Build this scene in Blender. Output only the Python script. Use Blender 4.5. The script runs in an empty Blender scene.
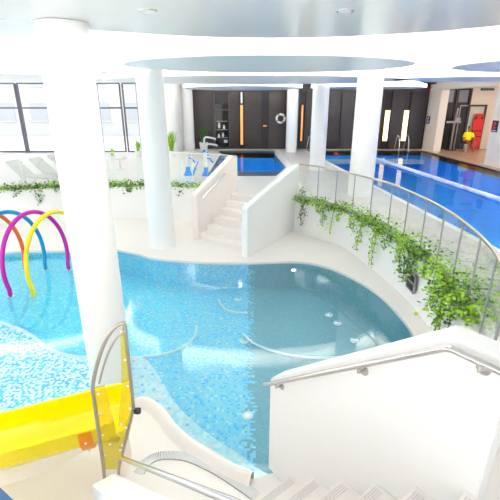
import bpy, bmesh, math, random
from mathutils import Vector, Matrix, noise
from mathutils.geometry import tessellate_polygon
S = bpy.context.scene
COL = S.collection
R = math.radians
random.seed(7)

# ------------------------------------------------------------------ materials
def mat(name, col, rough=0.5, metal=0.0, var=0.04, scale=6.0, emit=None, es=0.0, spec=0.5, bump=0.0):
    m = bpy.data.materials.new(name); m.use_nodes = True
    nt = m.node_tree; p = nt.nodes['Principled BSDF']
    p.inputs['Roughness'].default_value = rough
    p.inputs['Metallic'].default_value = metal
    p.inputs['Specular IOR Level'].default_value = spec
    tc = nt.nodes.new('ShaderNodeTexCoord')
    nz = nt.nodes.new('ShaderNodeTexNoise'); nz.inputs['Scale'].default_value = scale
    nz.inputs['Detail'].default_value = 3
    nt.links.new(tc.outputs['Object'], nz.inputs['Vector'])
    mx = nt.nodes.new('ShaderNodeMix'); mx.data_type = 'RGBA'
    mx.inputs['A'].default_value = (*[c*(1-var) for c in col], 1)
    mx.inputs['B'].default_value = (*[min(1, c*(1+var)) for c in col], 1)
    nt.links.new(nz.outputs['Fac'], mx.inputs['Factor'])
    nt.links.new(mx.outputs['Result'], p.inputs['Base Color'])
    if bump:
        b = nt.nodes.new('ShaderNodeBump'); b.inputs['Strength'].default_value = bump
        b.inputs['Distance'].default_value = 0.01
        nt.links.new(nz.outputs['Fac'], b.inputs['Height']); nt.links.new(b.outputs['Normal'], p.inputs['Normal'])
    if emit:
        p.inputs['Emission Color'].default_value = (*emit, 1)
        p.inputs['Emission Strength'].default_value = es
    return m

def lin(r, g, b):
    f = lambda c: (c/255/12.92) if c <= 10 else ((c/255+0.055)/1.055)**2.4
    return (f(r), f(g), f(b))

def clear(name, tint, ior, rough=0.02, bump=0.0, bscale=3.0, body=None, bodyfac=0.0, power=5):
    m = bpy.data.materials.new(name); m.use_nodes = True
    nt = m.node_tree; nt.nodes.clear()
    o = nt.nodes.new('ShaderNodeOutputMaterial'); mx = nt.nodes.new('ShaderNodeMixShader')
    tr = nt.nodes.new('ShaderNodeBsdfTransparent'); gl = nt.nodes.new('ShaderNodeBsdfGlossy')
    lw = nt.nodes.new('ShaderNodeLayerWeight'); lw.inputs['Blend'].default_value = .5
    pw = nt.nodes.new('ShaderNodeMath'); pw.operation = 'POWER'; pw.inputs[1].default_value = power
    f0 = ((ior-1)/(ior+1))**2
    fr = nt.nodes.new('ShaderNodeMath'); fr.operation = 'MULTIPLY_ADD'; fr.inputs[1].default_value = 1-f0; fr.inputs[2].default_value = f0
    nt.links.new(lw.outputs['Facing'], pw.inputs[0]); nt.links.new(pw.outputs[0], fr.inputs[0])
    tr.inputs['Color'].default_value = (*tint, 1); gl.inputs['Roughness'].default_value = rough
    nt.links.new(fr.outputs[0], mx.inputs[0])
    src = tr
    if body:
        df = nt.nodes.new('ShaderNodeBsdfDiffuse'); df.inputs['Color'].default_value = (*body, 1)
        m2 = nt.nodes.new('ShaderNodeMixShader'); m2.inputs[0].default_value = bodyfac
        nt.links.new(tr.outputs[0], m2.inputs[1]); nt.links.new(df.outputs[0], m2.inputs[2]); src = m2
    nt.links.new(src.outputs[0], mx.inputs[1]); nt.links.new(gl.outputs[0], mx.inputs[2])
    nt.links.new(mx.outputs[0], o.inputs[0])
    if bump:
        tc = nt.nodes.new('ShaderNodeTexCoord')
        nz = nt.nodes.new('ShaderNodeTexNoise'); nz.inputs['Scale'].default_value = bscale
        nz.inputs['Detail'].default_value = 2
        b = nt.nodes.new('ShaderNodeBump'); b.inputs['Strength'].default_value = bump; b.inputs['Distance'].default_value = 0.02
        nt.links.new(tc.outputs['Object'], nz.inputs['Vector']); nt.links.new(nz.outputs['Fac'], b.inputs['Height'])
        nt.links.new(b.outputs['Normal'], gl.inputs['Normal'])
    return m

def tiles(name, cells, zones, rough=0.35, grout=None, tile=0.05):
    """mosaic: cells = list of palettes; zones = (x0,x1) blend from palette 0 to palette 1, dithered tile by tile"""
    m = bpy.data.materials.new(name); m.use_nodes = True
    nt = m.node_tree; N = nt.nodes; L = nt.links; p = N['Principled BSDF']; p.inputs['Roughness'].default_value = rough
    tc = N.new('ShaderNodeTexCoord')
    sn = N.new('ShaderNodeVectorMath'); sn.operation = 'SNAP'; sn.inputs[1].default_value = (tile,)*3
    L.new(tc.outputs['Object'], sn.inputs[0])
    wn = N.new('ShaderNodeTexWhiteNoise'); L.new(sn.outputs[0], wn.inputs['Vector'])
    ramps = []
    for pal in cells:
        r = N.new('ShaderNodeValToRGB'); r.color_ramp.interpolation = 'CONSTANT'
        el = r.color_ramp.elements
        while len(el) < len(pal): el.new(0.5)
        for e, (pos, c) in zip(el, pal): e.position = pos; e.color = (*c, 1)
        L.new(wn.outputs['Value'], r.inputs[0]); ramps.append(r)
    out = ramps[0].outputs[0]
    if len(ramps) > 1:
        sx = N.new('ShaderNodeSeparateXYZ'); L.new(sn.outputs[0], sx.inputs[0])
        for i in range(1, len(ramps)):
            mr = N.new('ShaderNodeMapRange'); mr.inputs['From Min'].default_value = zones[i-1][0]; mr.inputs['From Max'].default_value = zones[i-1][1]
            L.new(sx.outputs['X'], mr.inputs['Value'])
            w2 = N.new('ShaderNodeTexWhiteNoise'); ad = N.new('ShaderNodeVectorMath'); ad.inputs[1].default_value = (7.3*i, 2.1, 5.5)
            L.new(sn.outputs[0], ad.inputs[0]); L.new(ad.outputs[0], w2.inputs['Vector'])
            lt = N.new('ShaderNodeMath'); lt.operation = 'LESS_THAN'; L.new(w2.outputs['Value'], lt.inputs[0]); L.new(mr.outputs[0], lt.inputs[1])
            mx = N.new('ShaderNodeMix'); mx.data_type = 'RGBA'
            L.new(lt.outputs[0], mx.inputs['Factor']); L.new(out, mx.inputs['A']); L.new(ramps[i].outputs[0], mx.inputs['B'])
            out = mx.outputs['Result']
    L.new(out, p.inputs['Base Color'])
    return m

def slabs(name, c1, c2, grout, w=0.6, h=0.3, rough=0.35):
    m = bpy.data.materials.new(name); m.use_nodes = True
    nt = m.node_tree; N = nt.nodes; L = nt.links; p = N['Principled BSDF']; p.inputs['Roughness'].default_value = rough
    tc = N.new('ShaderNodeTexCoord'); b = N.new('ShaderNodeTexBrick')
    b.inputs['Color1'].default_value = (*c1, 1); b.inputs['Color2'].default_value = (*c2, 1); b.inputs['Mortar'].default_value = (*grout, 1)
    b.inputs['Scale'].default_value = 1.0; b.inputs['Brick Width'].default_value = w; b.inputs['Row Height'].default_value = h
    b.inputs['Mortar Size'].default_value = 0.006
    L.new(tc.outputs['Object'], b.inputs['Vector']); L.new(b.outputs['Color'], p.inputs['Base Color'])
    return m

W = mat('white_plaster', (.86, .855, .85), .55, var=.015)
WC = mat('white_column', (.87, .865, .86), .45, var=.012)
WARM = mat('warm_plaster', (.84, .775, .735), .6, var=.02)
PINK = mat('pinkish_plaster', (.78, .66, .58), .6, var=.02)
CREAMW = mat('cream_wall', (.88, .78, .66), .6, var=.03)
CEIL = mat('stretch_ceiling', (.86, .865, .87), .2, var=.01, spec=.6)
CEIL2 = mat('ceiling_paint', (.82, .835, .85), .30, var=.01)
DISCM = mat('disc_underside', (.85, .89, .92), .35, var=.01, spec=.25)
RIM = mat('disc_rim', (.85, .85, .83), .5, emit=(1, .95, .84), es=1.2)
LED = mat('led_strip', (1, .95, .85), .5, emit=(1, .93, .78), es=22)
DECKW = slabs('white_deck_tiles', (.84, .82, .80), (.80, .785, .765), (.74, .73, .72), .3, .3)
LOWDECK = mat('white_terrazzo', (.85, .80, .765), .42, var=.04, scale=40)
GREYT = slabs('grey_deck_tiles', (.66, .64, .60), (.60, .58, .545), (.48, .47, .45), .6, .6, .3)
SANDT = slabs('sand_tiles', (.50, .33, .21), (.46, .30, .19), (.34, .23, .16), .45, .45, .3)
DARK = mat('dark_panel', (.045, .034, .034), .42, var=.25, scale=3)
DARKER = mat('dark_recess', (.012, .010, .011), .4, var=.2)
FRAME = mat('window_frame_metal', (.10, .10, .13), .4, .4)
DFRAME = mat('door_frame_metal', (.09, .075, .075), .4, .5)
STEEL = mat('brushed_steel', (.60, .575, .57), .22, 1.0, var=.06, scale=20)
BRONZE = mat('bronze_tube', (.46, .40, .34), .3, .9)
CHROME = mat('chrome', (.85, .85, .86), .12, 1.0)
YEL = mat('yellow_fibreglass', lin(255, 230, 0), .16, var=.02, spec=.6)
ORANGE = mat('orange_gelcoat', lin(248, 150, 0), .3)
BLUEP = mat('blue_panel', lin(70, 108, 158), .35)
BOLT = mat('white_bolt', (.85, .85, .85), .3)
BLACK = mat('black_plastic', (.02, .02, .022), .4)
GREYM = mat('grey_metal', (.34, .34, .36), .4, .3)
RED = mat('red_vinyl', lin(225, 45, 35), .45)
SHIRTM = mat('yellow_shirt', lin(255, 235, 10), .8)
SHORTM = mat('dark_red_shorts', lin(120, 25, 30), .8)
SKIN = mat('skin', lin(170, 105, 80), .55)
HAIR = mat('dark_hair', (.03, .018, .012), .7)
TOYB = mat('bright_blue_plastic', lin(20, 150, 240), .3)
LEAF1 = mat('leaf_lime', lin(160, 204, 40), .5, var=.25, scale=9)
LEAF2 = mat('leaf_green', lin(58, 102, 30), .5, var=.35, scale=9)
LEAF3 = mat('leaf_mid', lin(108, 158, 42), .5, var=.3, scale=9)
STEMM = mat('vine_stem', lin(90, 92, 45), .7)
LOUNG = mat('lounger_fabric', (.66, .66, .65), .6)
SOIL = mat('planter_soil', (.09, .07, .05), .9, var=.4, scale=30)
POT = mat('white_pot', (.8, .79, .78), .4)
GLASS = clear('balustrade_glass', (.975, .985, .98), 1.40, .01, body=(.8, .82, .78), bodyfac=.02)
WGLASS = clear('window_glass', (.95, .97, .98), 1.3, .01)
DGLASS = clear('dark_display_glass', (.5, .5, .52), 1.5, .03)
YGLASS = clear('yellow_tinted_sheet', (.97, .93, .45), 1.4, .03, body=lin(235, 215, 80), bodyfac=.2)
WATER = clear('lower_pool_water', (.90, .985, 1), 1.7, .012, .025, 1.6)
WATER2 = clear('lap_pool_water', (.80, .95, 1), 1.25, .015, .06, 2.5, power=9)
GLOW = mat('lamp_glow', (1, .8, .4), .5, emit=(1, .72, .30), es=2.2)
COPPER = mat('copper_glow', (.9, .4, .12), .4, emit=(1, .30, .05), es=.55, var=.3, scale=2.5)
REDL = mat('red_lamp', (.8, .03, .03), .4, emit=(1, .05, .03), es=.5)
SIGNM = mat('sign_plate', lin(62, 22, 30), .4)
SIGNW = mat('sign_symbol', (.9, .88, .88), .5)
SIGNR = mat('sign_symbol_red', lin(225, 60, 70), .5)
BUILD = mat('pale_render', (.56, .56, .57), .8)
BUILDW = mat('pale_window', (.42, .44, .48), .4)
PAVE = mat('pale_paving', (.72, .72, .71), .9)
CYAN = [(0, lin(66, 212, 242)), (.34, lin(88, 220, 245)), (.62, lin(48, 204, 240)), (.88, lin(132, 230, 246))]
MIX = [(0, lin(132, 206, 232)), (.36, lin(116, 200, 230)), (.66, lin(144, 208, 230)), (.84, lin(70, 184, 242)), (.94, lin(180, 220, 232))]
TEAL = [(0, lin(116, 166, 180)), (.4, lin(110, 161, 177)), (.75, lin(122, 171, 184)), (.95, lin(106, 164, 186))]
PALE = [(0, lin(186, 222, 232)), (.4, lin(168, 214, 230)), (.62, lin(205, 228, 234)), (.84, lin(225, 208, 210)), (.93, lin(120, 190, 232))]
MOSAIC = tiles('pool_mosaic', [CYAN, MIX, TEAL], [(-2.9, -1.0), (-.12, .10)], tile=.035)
LEDGE = tiles('ledge_mosaic', [PALE], [], tile=.045)
SPECK = tiles('speckled_mosaic', [[(0, lin(250, 252, 250)), (.42, lin(110, 216, 240)), (.72, lin(190, 238, 246)), (.9, lin(60, 196, 232))]], [], tile=.032)
CURVEM = mat('pale_step_edge', (.74, .84, .87), .5)
LAPT = tiles('lap_pool_mosaic', [[(0, lin(0, 156, 246)), (.5, lin(0, 148, 240)), (.8, lin(0, 165, 250))]], [], tile=.3)
SMALLT = tiles('small_pool_mosaic', [[(0, lin(10, 175, 250)), (.5, lin(6, 165, 245)), (.8, lin(20, 185, 252))]], [], tile=.3)
SLATE = mat('slate_border', lin(66, 84, 98), .3, var=.1)

# ------------------------------------------------------------------ mesh builder
class B:
    def __init__(s): s.bm = bmesh.new(); s.flat = False
    def box(s, c, d, rz=0, bev=0.0, mi=0):
        r = bmesh.ops.create_cube(s.bm, size=1)
        vs = r['verts']
        bmesh.ops.scale(s.bm, vec=d, verts=vs)
        if bev:
            es = list({e for v in vs for e in v.link_edges})
            q = bmesh.ops.bevel(s.bm, geom=es, offset=bev, segments=2, affect='EDGES', profile=.6)
            vs = list({v for f in q['faces'] for v in f.verts} | {v for v in vs if v.is_valid})
        if rz: bmesh.ops.rotate(s.bm, verts=vs, cent=(0, 0, 0), matrix=Matrix.Rotation(rz, 3, 'Z'))
        bmesh.ops.translate(s.bm, vec=c, verts=vs)
        return s
    def hexa(s, p, mi=0):            # 8 corners: bottom 4 ccw, top 4 ccw
        v = [s.bm.verts.new(q) for q in p]
        for f in ((3, 2, 1, 0), (4, 5, 6, 7), (0, 1, 5, 4), (1, 2, 6, 5), (2, 3, 7, 6), (3, 0, 4, 7)):
            s.bm.faces.new([v[i] for i in f]).material_index = mi
        return s
    def prism(s, poly, z0, z1, holes=(), caps=True, mi=0):
        rings = [list(poly)] + [list(h) for h in holes]
        flat = [q for r in rings for q in r]
        lo = [s.bm.verts.new((x, y, z0)) for x, y in flat]; hi = [s.bm.verts.new((x, y, z1)) for x, y in flat]
        if caps:
            for t in tessellate_polygon([[Vector((x, y, 0)) for x, y in r] for r in rings]):
                if len(set(t)) < 3: continue
                a, b, c = [Vector(flat[i]) for i in t]
                if (b-a).cross(c-a) < 0: t = t[::-1]
                try:
                    s.bm.faces.new([hi[i] for i in t]); s.bm.faces.new([lo[i] for i in t[::-1]])
                except ValueError: pass
        k = 0
        for r in rings:
            n = len(r)
            for i in range(n):
                a, b = k+i, k+(i+1) % n
                s.bm.faces.new([lo[a], lo[b], hi[b], hi[a]])
            k += n
        return s
    def sheet(s, poly, z, holes=()):
        s.flat = True
        rings = [list(poly)] + [list(h) for h in holes]; flat = [q for r in rings for q in r]
        hi = [s.bm.verts.new((x, y, z)) for x, y in flat]
        for t in tessellate_polygon([[Vector((x, y, 0)) for x, y in r] for r in rings]):
            a, b, c = [Vector(flat[i]) for i in t]
            if (b-a).cross(c-a) < 0: t = t[::-1]
            s.bm.faces.new([hi[i] for i in t])
        return s
    def tube(s, path, r, seg=10, closed=False, caps=True):
        P = [Vector(p) for p in path]; n = len(P); rr = r if isinstance(r, (list, tuple)) else [r]*n
        rings = []; up = None
        for i in range(n):
            a = P[(i-1) % n] if (closed or i) else P[0]; b = P[(i+1) % n] if (closed or i < n-1) else P[-1]
            t = (b-a).normalized()
            if up is None:
                up = Vector((0, 0, 1)) if abs(t.z) < .9 else Vector((1, 0, 0))
            x = t.cross(up).normalized(); y = x.cross(t).normalized(); up = y
            rings.append([s.bm.verts.new(P[i] + (x*math.cos(k*2*math.pi/seg) + y*math.sin(k*2*math.pi/seg))*rr[i]) for k in range(seg)])
        for i in range(n if closed else n-1):
            A, C = rings[i], rings[(i+1) % n]
            for k in range(seg): s.bm.faces.new([A[k], A[(k+1) % seg], C[(k+1) % seg], C[k]])
        if caps and not closed:
            s.bm.faces.new(rings[0][::-1]); s.bm.faces.new(rings[-1])
        return s
    def lathe(s, c, prof, seg=24):      # prof: (r, z)
        rings = [[s.bm.verts.new((c[0]+r*math.cos(k*2*math.pi/seg), c[1]+r*math.sin(k*2*math.pi/seg), c[2]+z)) for k in range(seg)] for r, z in prof]
        for A, C in zip(rings, rings[1:]):
            for k in range(seg): s.bm.faces.new([A[k], A[(k+1) % seg], C[(k+1) % seg], C[k]])
        s.bm.faces.new(rings[0][::-1]); s.bm.faces.new(rings[-1])
        return s
    def ball(s, c, d, seg=14):
        r = bmesh.ops.create_uvsphere(s.bm, u_segments=seg, v_segments=seg//2+2, radius=.5)
        bmesh.ops.scale(s.bm, vec=d if isinstance(d, (tuple, list)) else (d, d, d), verts=r['verts'])
        bmesh.ops.translate(s.bm, vec=c, verts=r['verts']); return s
    def loft(s, rings, closed_ring=False, caps=False):
        V = [[s.bm.verts.new(p) for p in r] for r in rings]
        for A, C in zip(V, V[1:]):
            m = len(A)
            for k in range(m if closed_ring else m-1): s.bm.faces.new([A[k], A[(k+1) % m], C[(k+1) % m], C[k]])
        if caps: s.bm.faces.new(V[0][::-1]); s.bm.faces.new(V[-1])
        return s
    def build(s, name, m, parent=None, smooth=True, angle=35, recalc=True):
        if recalc and any(not e.is_boundary for e in s.bm.edges) and not s.flat: bmesh.ops.recalc_face_normals(s.bm, faces=s.bm.faces[:])
        me = bpy.data.meshes.new(name); s.bm.to_mesh(me); s.bm.free()
        for q in (m if isinstance(m, (list, tuple)) else [m]): me.materials.append(q)
        if smooth:
            me.shade_smooth(); me.set_sharp_from_angle(angle=R(angle))
        o = bpy.data.objects.new(name, me); COL.objects.link(o)
        if parent: o.parent = parent
        return o

def tag(o, label=None, cat=None, group=None, kind=None):
    if label: o['label'] = label
    if cat: o['category'] = cat
    if group: o['group'] = group
    if kind: o['kind'] = kind
    return o
def struct(o): o['kind'] = 'structure'; return o
def thing(name, label, cat, group=None, loc=(0, 0, 0), rz=0):
    o = bpy.data.objects.new(name, None); COL.objects.link(o); o.empty_display_size = .2
    o.location = loc; o.rotation_euler = (0, 0, rz)
    return tag(o, label, cat, group)
def copy_tree(o, parent=None):
    c = o.copy(); COL.objects.link(c); c.parent = parent
    for ch in [q for q in bpy.data.objects if q.parent == o]: copy_tree(ch, c)
    return c

def cr(pts, n=8, closed=False):
    P = [Vector(p) for p in pts]; out = []; m = len(P)
    for i in range(m if closed else m-1):
        p0 = P[(i-1) % m] if (closed or i) else P[0]*2-P[1]; p1 = P[i]; p2 = P[(i+1) % m]
        p3 = P[(i+2) % m] if (closed or i+2 < m) else P[-1]*2-P[-2]
        for k in range(n):
            t = k/n
            out.append(.5*((2*p1)+(-p0+p2)*t+(2*p0-5*p1+4*p2-p3)*t*t+(-p0+3*p1-3*p2+p3)*t**3))
    if not closed: out.append(P[-1].copy())
    return out
def xy(v): return [(p[0], p[1]) for p in v]
def offset(path, d):
    P = [Vector(p[:2]) for p in path]; out = []
    for i in range(len(P)):
        t = (P[min(i+1, len(P)-1)]-P[max(i-1, 0)]).normalized(); out.append((P[i].x-t.y*d, P[i].y+t.x*d))
    return out
def resample(path, n):
    P = [Vector(p) for p in path]; L = [0]
    for a, b in zip(P, P[1:]): L.append(L[-1]+(b-a).length)
    out = []
    for i in range(n+1):
        t = L[-1]*i/n; k = 0
        while k < len(L)-2 and L[k+1] < t: k += 1
        u = (t-L[k])/max(1e-9, L[k+1]-L[k]); out.append(P[k].lerp(P[k+1], u))
    return out

UD = .95                      # upper deck height; the lower deck is z = 0
# ------------------------------------------------------------------ lower pool
right = cr([(-2.6, 8.83), (-2.18, 8.56), (-1.12, 8.33), (0, 8.30), (1.05, 8.36), (1.63, 8.08), (2.05, 7.54), (2.36, 6.83), (2.49, 6.12), (2.5, 5.33), (2.28, 4.3), (1.75, 3.4), (1.0, 2.92), (.45, 2.94)], 6)
near = cr([(.03, 2.80), (-.15, 2.89), (-.35, 3.03), (-.62, 3.22), (-.82, 3.42), (-.95, 3.60), (-1.1, 3.75), (-1.24, 3.82), (-1.36, 3.76), (-1.6, 3.4), (-2.0, 2.98), (-2.7, 2.75), (-4.2, 2.7), (-7, 2.75)], 6)
left = cr([(-9, 4.5), (-9.2, 6.5), (-8.6, 8.3), (-6.4, 8.75), (-5.5, 9.03), (-4.4, 9.06), (-3.32, 9.2)], 6)
PO = xy(right)+xy(near)+xy(left)        # clockwise
PO = PO[::-1]                            # ccw
LOWER = [(-13, -1.5), (3.6, -1.5), (3.6, 9.4), (2.6, 11.4), (-.2, 12.6), (-13, 12.6)]
b = B().prism(LOWER, -.7, 0, holes=[PO]); struct(b.build('floor_lower', LOWDECK))
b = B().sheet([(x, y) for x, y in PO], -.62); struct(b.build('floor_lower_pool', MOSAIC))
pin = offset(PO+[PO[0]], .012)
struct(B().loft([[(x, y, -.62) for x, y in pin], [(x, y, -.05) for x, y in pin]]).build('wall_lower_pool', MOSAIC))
# speckled shallow platform inside the near left part of the pool
shal = xy(cr([(-7.5, 6.2), (-4.6, 6.4), (-3.66, 5.81), (-3.26, 5.58), (-2.7, 5.39), (-1.9, 5.42), (-1.37, 5.53), (-1.09, 5.76), (-.96, 6.1), (-.98, 6.4)], 6))
shal2 = xy(cr([(-7.5, 5.9), (-4.6, 6.0), (-3.9, 5.8), (-3.47, 5.54), (-3.03, 5.18), (-2.6, 5.0), (-2.2, 4.94)], 6))
struct(B().tube([(x, y, -.18) for x, y in shal2], .03, 6).build('trim_kids_curve', CURVEM))
struct(B().tube([(x, y, -.50) for x, y in shal if x > -2.5], .024, 6).build('trim_pool_curve', CURVEM))
sp = [(x, y) for x, y in shal2 if x > -7]+[(-2.0, 4.6), (-1.9, 4.2), (-2.0, 3.4), (-2.2, 2.98), (-2.9, 2.82), (-4.2, 2.76), (-6.9, 2.85), (-8.4, 4.2), (-8.4, 5.6)]
b = B().prism(sp, -.61, -.185); struct(b.build('floor_shallow', SPECK))
line = [(-2.05, 4.9), (-2.35, 5.7), (-2.9, 7.0), (-3.55, 8.6), (-3.8, 9.05)]
kid = line+[(-4.4, 9.03), (-5.5, 9.0), (-6.4, 8.72), (-8.55, 8.27), (-9.1, 6.5), (-8.9, 4.6), (-4.6, 5.0)]
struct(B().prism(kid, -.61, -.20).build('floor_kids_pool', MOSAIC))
l2 = xy(cr([(-.66, 7.55), (-.6, 7.36), (-.5, 7.14), (-.29, 7.01), (-.05, 7.0)], 5))
struct(B().tube([(x, y, -.55) for x, y in l2], .02, 6).build('trim_pool_bench', CURVEM))
l3 = xy(cr([(-.11, 6.2), (.08, 5.9), (.41, 5.67), (.81, 5.53), (1.3, 5.5), (1.8, 5.6)], 5))
struct(B().tube([(x, y, -.55) for x, y in l3], .02, 6).build('trim_pool_step', CURVEM))
# submerged ledge along the near rim
ledge_in = xy(cr([(-1.95, 4.95), (-1.67, 5.12), (-1.45, 4.93), (-1.22, 4.57), (-.98, 4.17), (-.74, 3.88), (-.40, 3.55), (-.11, 3.33), (.12, 3.12), (.42, 2.97)], 6))
rim_pts = [p for p in xy(near) if p[0] > -2.0]
b = B().prism(ledge_in+[(.42, 2.93)]+rim_pts, -.6, -.27); struct(b.build('trim_pool_ledge', LEDGE))
# raised rounded near rim
rp = [p for p in xy(near) if p[0] > -3.5]
prof = [(-.015, -.25), (-.015, .07), (.0, .09), (.03, .10), (.05, .085), (.075, .05), (.11, .0)]
rings = []
for i, p in enumerate(rp):
    a = Vector(rp[max(i-1, 0)]); c = Vector(rp[min(i+1, len(rp)-1)]); t = (c-a).normalized(); nrm = Vector((-t.y, t.x))
    rings.append([(p[0]+nrm.x*d, p[1]+nrm.y*d, z) for d, z in prof])
o = struct(B().loft(rings).build('trim_pool_rim', LOWDECK, angle=60))
tag(B().sheet(PO, -.035).build('pool_water', WATER, smooth=False), 'still pale blue water of the curved lower pool', 'water', kind='stuff')
# fine slots of the overflow edge
gr = thing('overflow_grate', 'curved white overflow grate let into the deck between pool rim and stairs', 'grate')
gp = resample([(x, y) for x, y in xy(cr([(-1.06, 2.86), (-1.02, 2.98), (-.89, 3.06), (-.65, 3.05), (-.44, 2.96), (-.24, 2.84), (-.02, 2.68), (.05, 2.62)], 8))], 90)
bt = B(); bs = B()
for i in range(len(gp)):
    p = gp[i]; a = gp[max(i-1, 0)]; c = gp[min(i+1, len(gp)-1)]; t = (c-a).normalized(); ang = math.atan2(t.y, t.x)
    bt.box((p.x, p.y, .008), (.009, .10, .014), ang)
o1 = offset([(p.x, p.y) for p in gp], .055); o2 = offset([(p.x, p.y) for p in gp], -.055)
bs.loft([[(a[0], a[1], .002), (c[0], c[1], .002)] for a, c in zip(o1, o2)])
bs.build('channel', mat('grate_shadow_channel', (.20, .19, .19), .7), gr); bt.build('bars', W, gr)
# pool inlets
for k, (x, y, lab) in enumerate([(-.03, 4.28, 'round pale drain cover on the pool bottom nearest the stair wall'), (-.1, 6.08, 'round pale inlet on pool bottom at the start of the curved white step line'), (-.26, 7.7, 'round pale inlet on pool bottom in front of the far stairs'),
                          (1.57, 7.02, 'farthest of three round inlets under the teal water below the ivy wall'), (1.67, 6.7, 'middle of three round inlets under the teal water below the ivy wall'), (1.84, 6.1, 'nearest of three round inlets under the teal water below the ivy wall')]):
    t = thing('pool_inlet', lab, 'pool inlet', 'round inlets on the pool bottom', (x, y, -.615))
    B().lathe((0, 0, 0), [(.075, -.004), (.075, .012), (.06, .022), (.05, .022)], 20).build('cover_ring', BOLT, t)
    B().lathe((0, 0, 0), [(.04, .016), (.045, .024), (.02, .032)], 16).build('nozzle', CHROME, t)
t = thing('pool_light', 'small bright underwater lamp in the far pool wall near the stairs', 'pool lamp', None, (.98, 8.335, -.2), 0)
B().box((0, 0, 0), (.14, .03, .1), bev=.012).build('housing', CHROME, t)
B().ball((0, -.015, 0), (.09, .02, .06)).build('lens', mat('pool_lamp_lens', (1, 1, 1), .3, emit=(1, 1, 1), es=3), t)

# ------------------------------------------------------------------ upper terrace and decks
T = xy(cr([(-13, 10.9), (-9.5, 11.2), (-7.0, 11.55), (-5.6, 11.95), (-4.6, 12.1), (-2.5, 12.05), (-1.3, 11.75), (-.72, 11.42)], 6))
F = xy(cr([(1.18, 10.75), (1.4, 10.4), (1.83, 9.95), (2.28, 9.32), (2.55, 8.2), (2.71, 7.35), (2.81, 6.6), (2.84, 6.0), (2.8, 5.36), (2.68, 4.73), (2.5, 4.1), (2.2, 3.5)], 8))
G = xy(cr([(1.42, 11.1), (1.88, 10.62), (2.40, 9.75), (2.74, 8.87), (2.99, 8.16), (3.12, 7.0), (3.14, 6.13), (3.05, 5.18), (2.84, 4.19), (2.5, 3.3)], 8))
st_l = (-.55, 11.3); st_r = (1.12, 10.62)
LAP = [(3.10, 22.3), (4.33, 6.2), (9.4, 6.2), (9.4, 22.3)]
SP = [(-1.5, 15.0), (1.13, 15.0), (1.45, 16.2), (1.25, 21.2), (-1.5, 21.2)]
terr = T+[st_l, st_r, (1.25, 11.0), (1.36, 11.15), (1.6, 12.2), (1.75, 15.5), (1.6, 23.4), (-3.6, 23.4), (-3.6, 21.6), (-13, 21.6)]
struct(B().prism(terr, UD-.25, UD, holes=[SP]).build('floor_terrace', DECKW))
deck = [(1.36, 11.15)]+G+[(2.4, 2.4), (9.9, 2.4), (9.9, 23.4), (1.6, 23.4), (1.75, 15.5), (1.6, 12.2)]
struct(B().prism(deck, UD-.25, UD, holes=[LAP]).build('floor_pool_deck', GREYT))
struct(B().prism([(9.9, 16.0), (15.2, 16.0), (15.2, 23.4), (9.9, 23.4)], UD-.25, UD).build('floor_alcove', SANDT))
def pool(name, poly, z, m, wn, wm, wlab):
    b = B().sheet(poly, z)
    n = len(poly)
    for i in range(n):
        (x0, y0), (x1, y1) = poly[i], poly[(i+1) % n]
        b.bm.faces.new([b.bm.verts.new(q) for q in ((x0, y0, z), (x1, y1, z), (x1, y1, UD), (x0, y0, UD))])
    struct(b.build(name, m, smooth=False))
    tag(B().sheet(poly, UD-.03).build(wn, wm, smooth=False), wlab, 'water', kind='stuff')
pool('floor_lap_pool', LAP, UD-1.2, LAPT, 'lap_pool_water', WATER2, 'deep blue water of the long lap pool at the right')
pool('floor_small_pool', SP, UD-.9, SMALLT, 'small_pool_water', WATER2, 'bright blue water of the small pool behind the far stairs')
# slate border of the small pool
struct(B().prism([(-1.62, 14.15), (.92, 14.15), (1.13, 14.98), (-1.62, 14.98)], UD-.02, UD+.012).build('trim_small_pool_near', SLATE))
struct(B().prism([(-1.62, 21.2), (1.3, 21.2), (1.3, 22.4), (-1.62, 22.4)], UD-.02, UD+.012).build('trim_small_pool_far', SLATE))
# lap pool coping
def strip(name, pts, w, z0, z1, m): struct(B().prism(pts+offset(pts, w)[::-1], z0, z1).build(name, m))
strip('trim_lap_pool_left', [(3.10, 22.3), (4.33, 6.2)], -.14, UD-.03, UD+.015, W)
strip('trim_lap_pool_far', [(3.10, 22.3), (9.4, 22.3)], .2, UD-.03, UD+.015, SANDT)
strip('trim_lap_pool_side', [(9.4, 6.2), (9.4, 22.3)], -.38, UD-.03, UD+.012, SANDT)
ld = thing('lane_divider', 'straight white lane divider floating along the lap pool', 'lane divider')
dp = resample([(5.55, 22.2), (6.9, 6.3)], 60)
B().tube([(p.x, p.y, UD+.03) for p in dp], .04, 8).build('rope', W, ld)
bb = B()
for i in range(0, 60):
    p = dp[i]; q = dp[i+1]; t = (q-p)
    bb.tube([(p.x+t.x*.08, p.y+t.y*.08, UD+.025), (p.x+t.x*.92, p.y+t.y*.92, UD+.025)], .062, 8)
bb.build('floats', W, ld)

# terrace front wall
def curved_wall(path, th, z0, z1): return B().prism(path+offset(path, th)[::-1], z0, z1)
struct(curved_wall(T, -.12, -.02, UD+.03).build('wall_terrace', W))
struct(curved_wall(F, .12, -.02, .84).build('wall_planter', W))
b = B().prism(offset(F, .10)+G[::-1], .2, .825); struct(b.build('floor_planter', W))
struct(curved_wall(G, -.10, .0, UD).build('wall_deck_edge', W))
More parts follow.
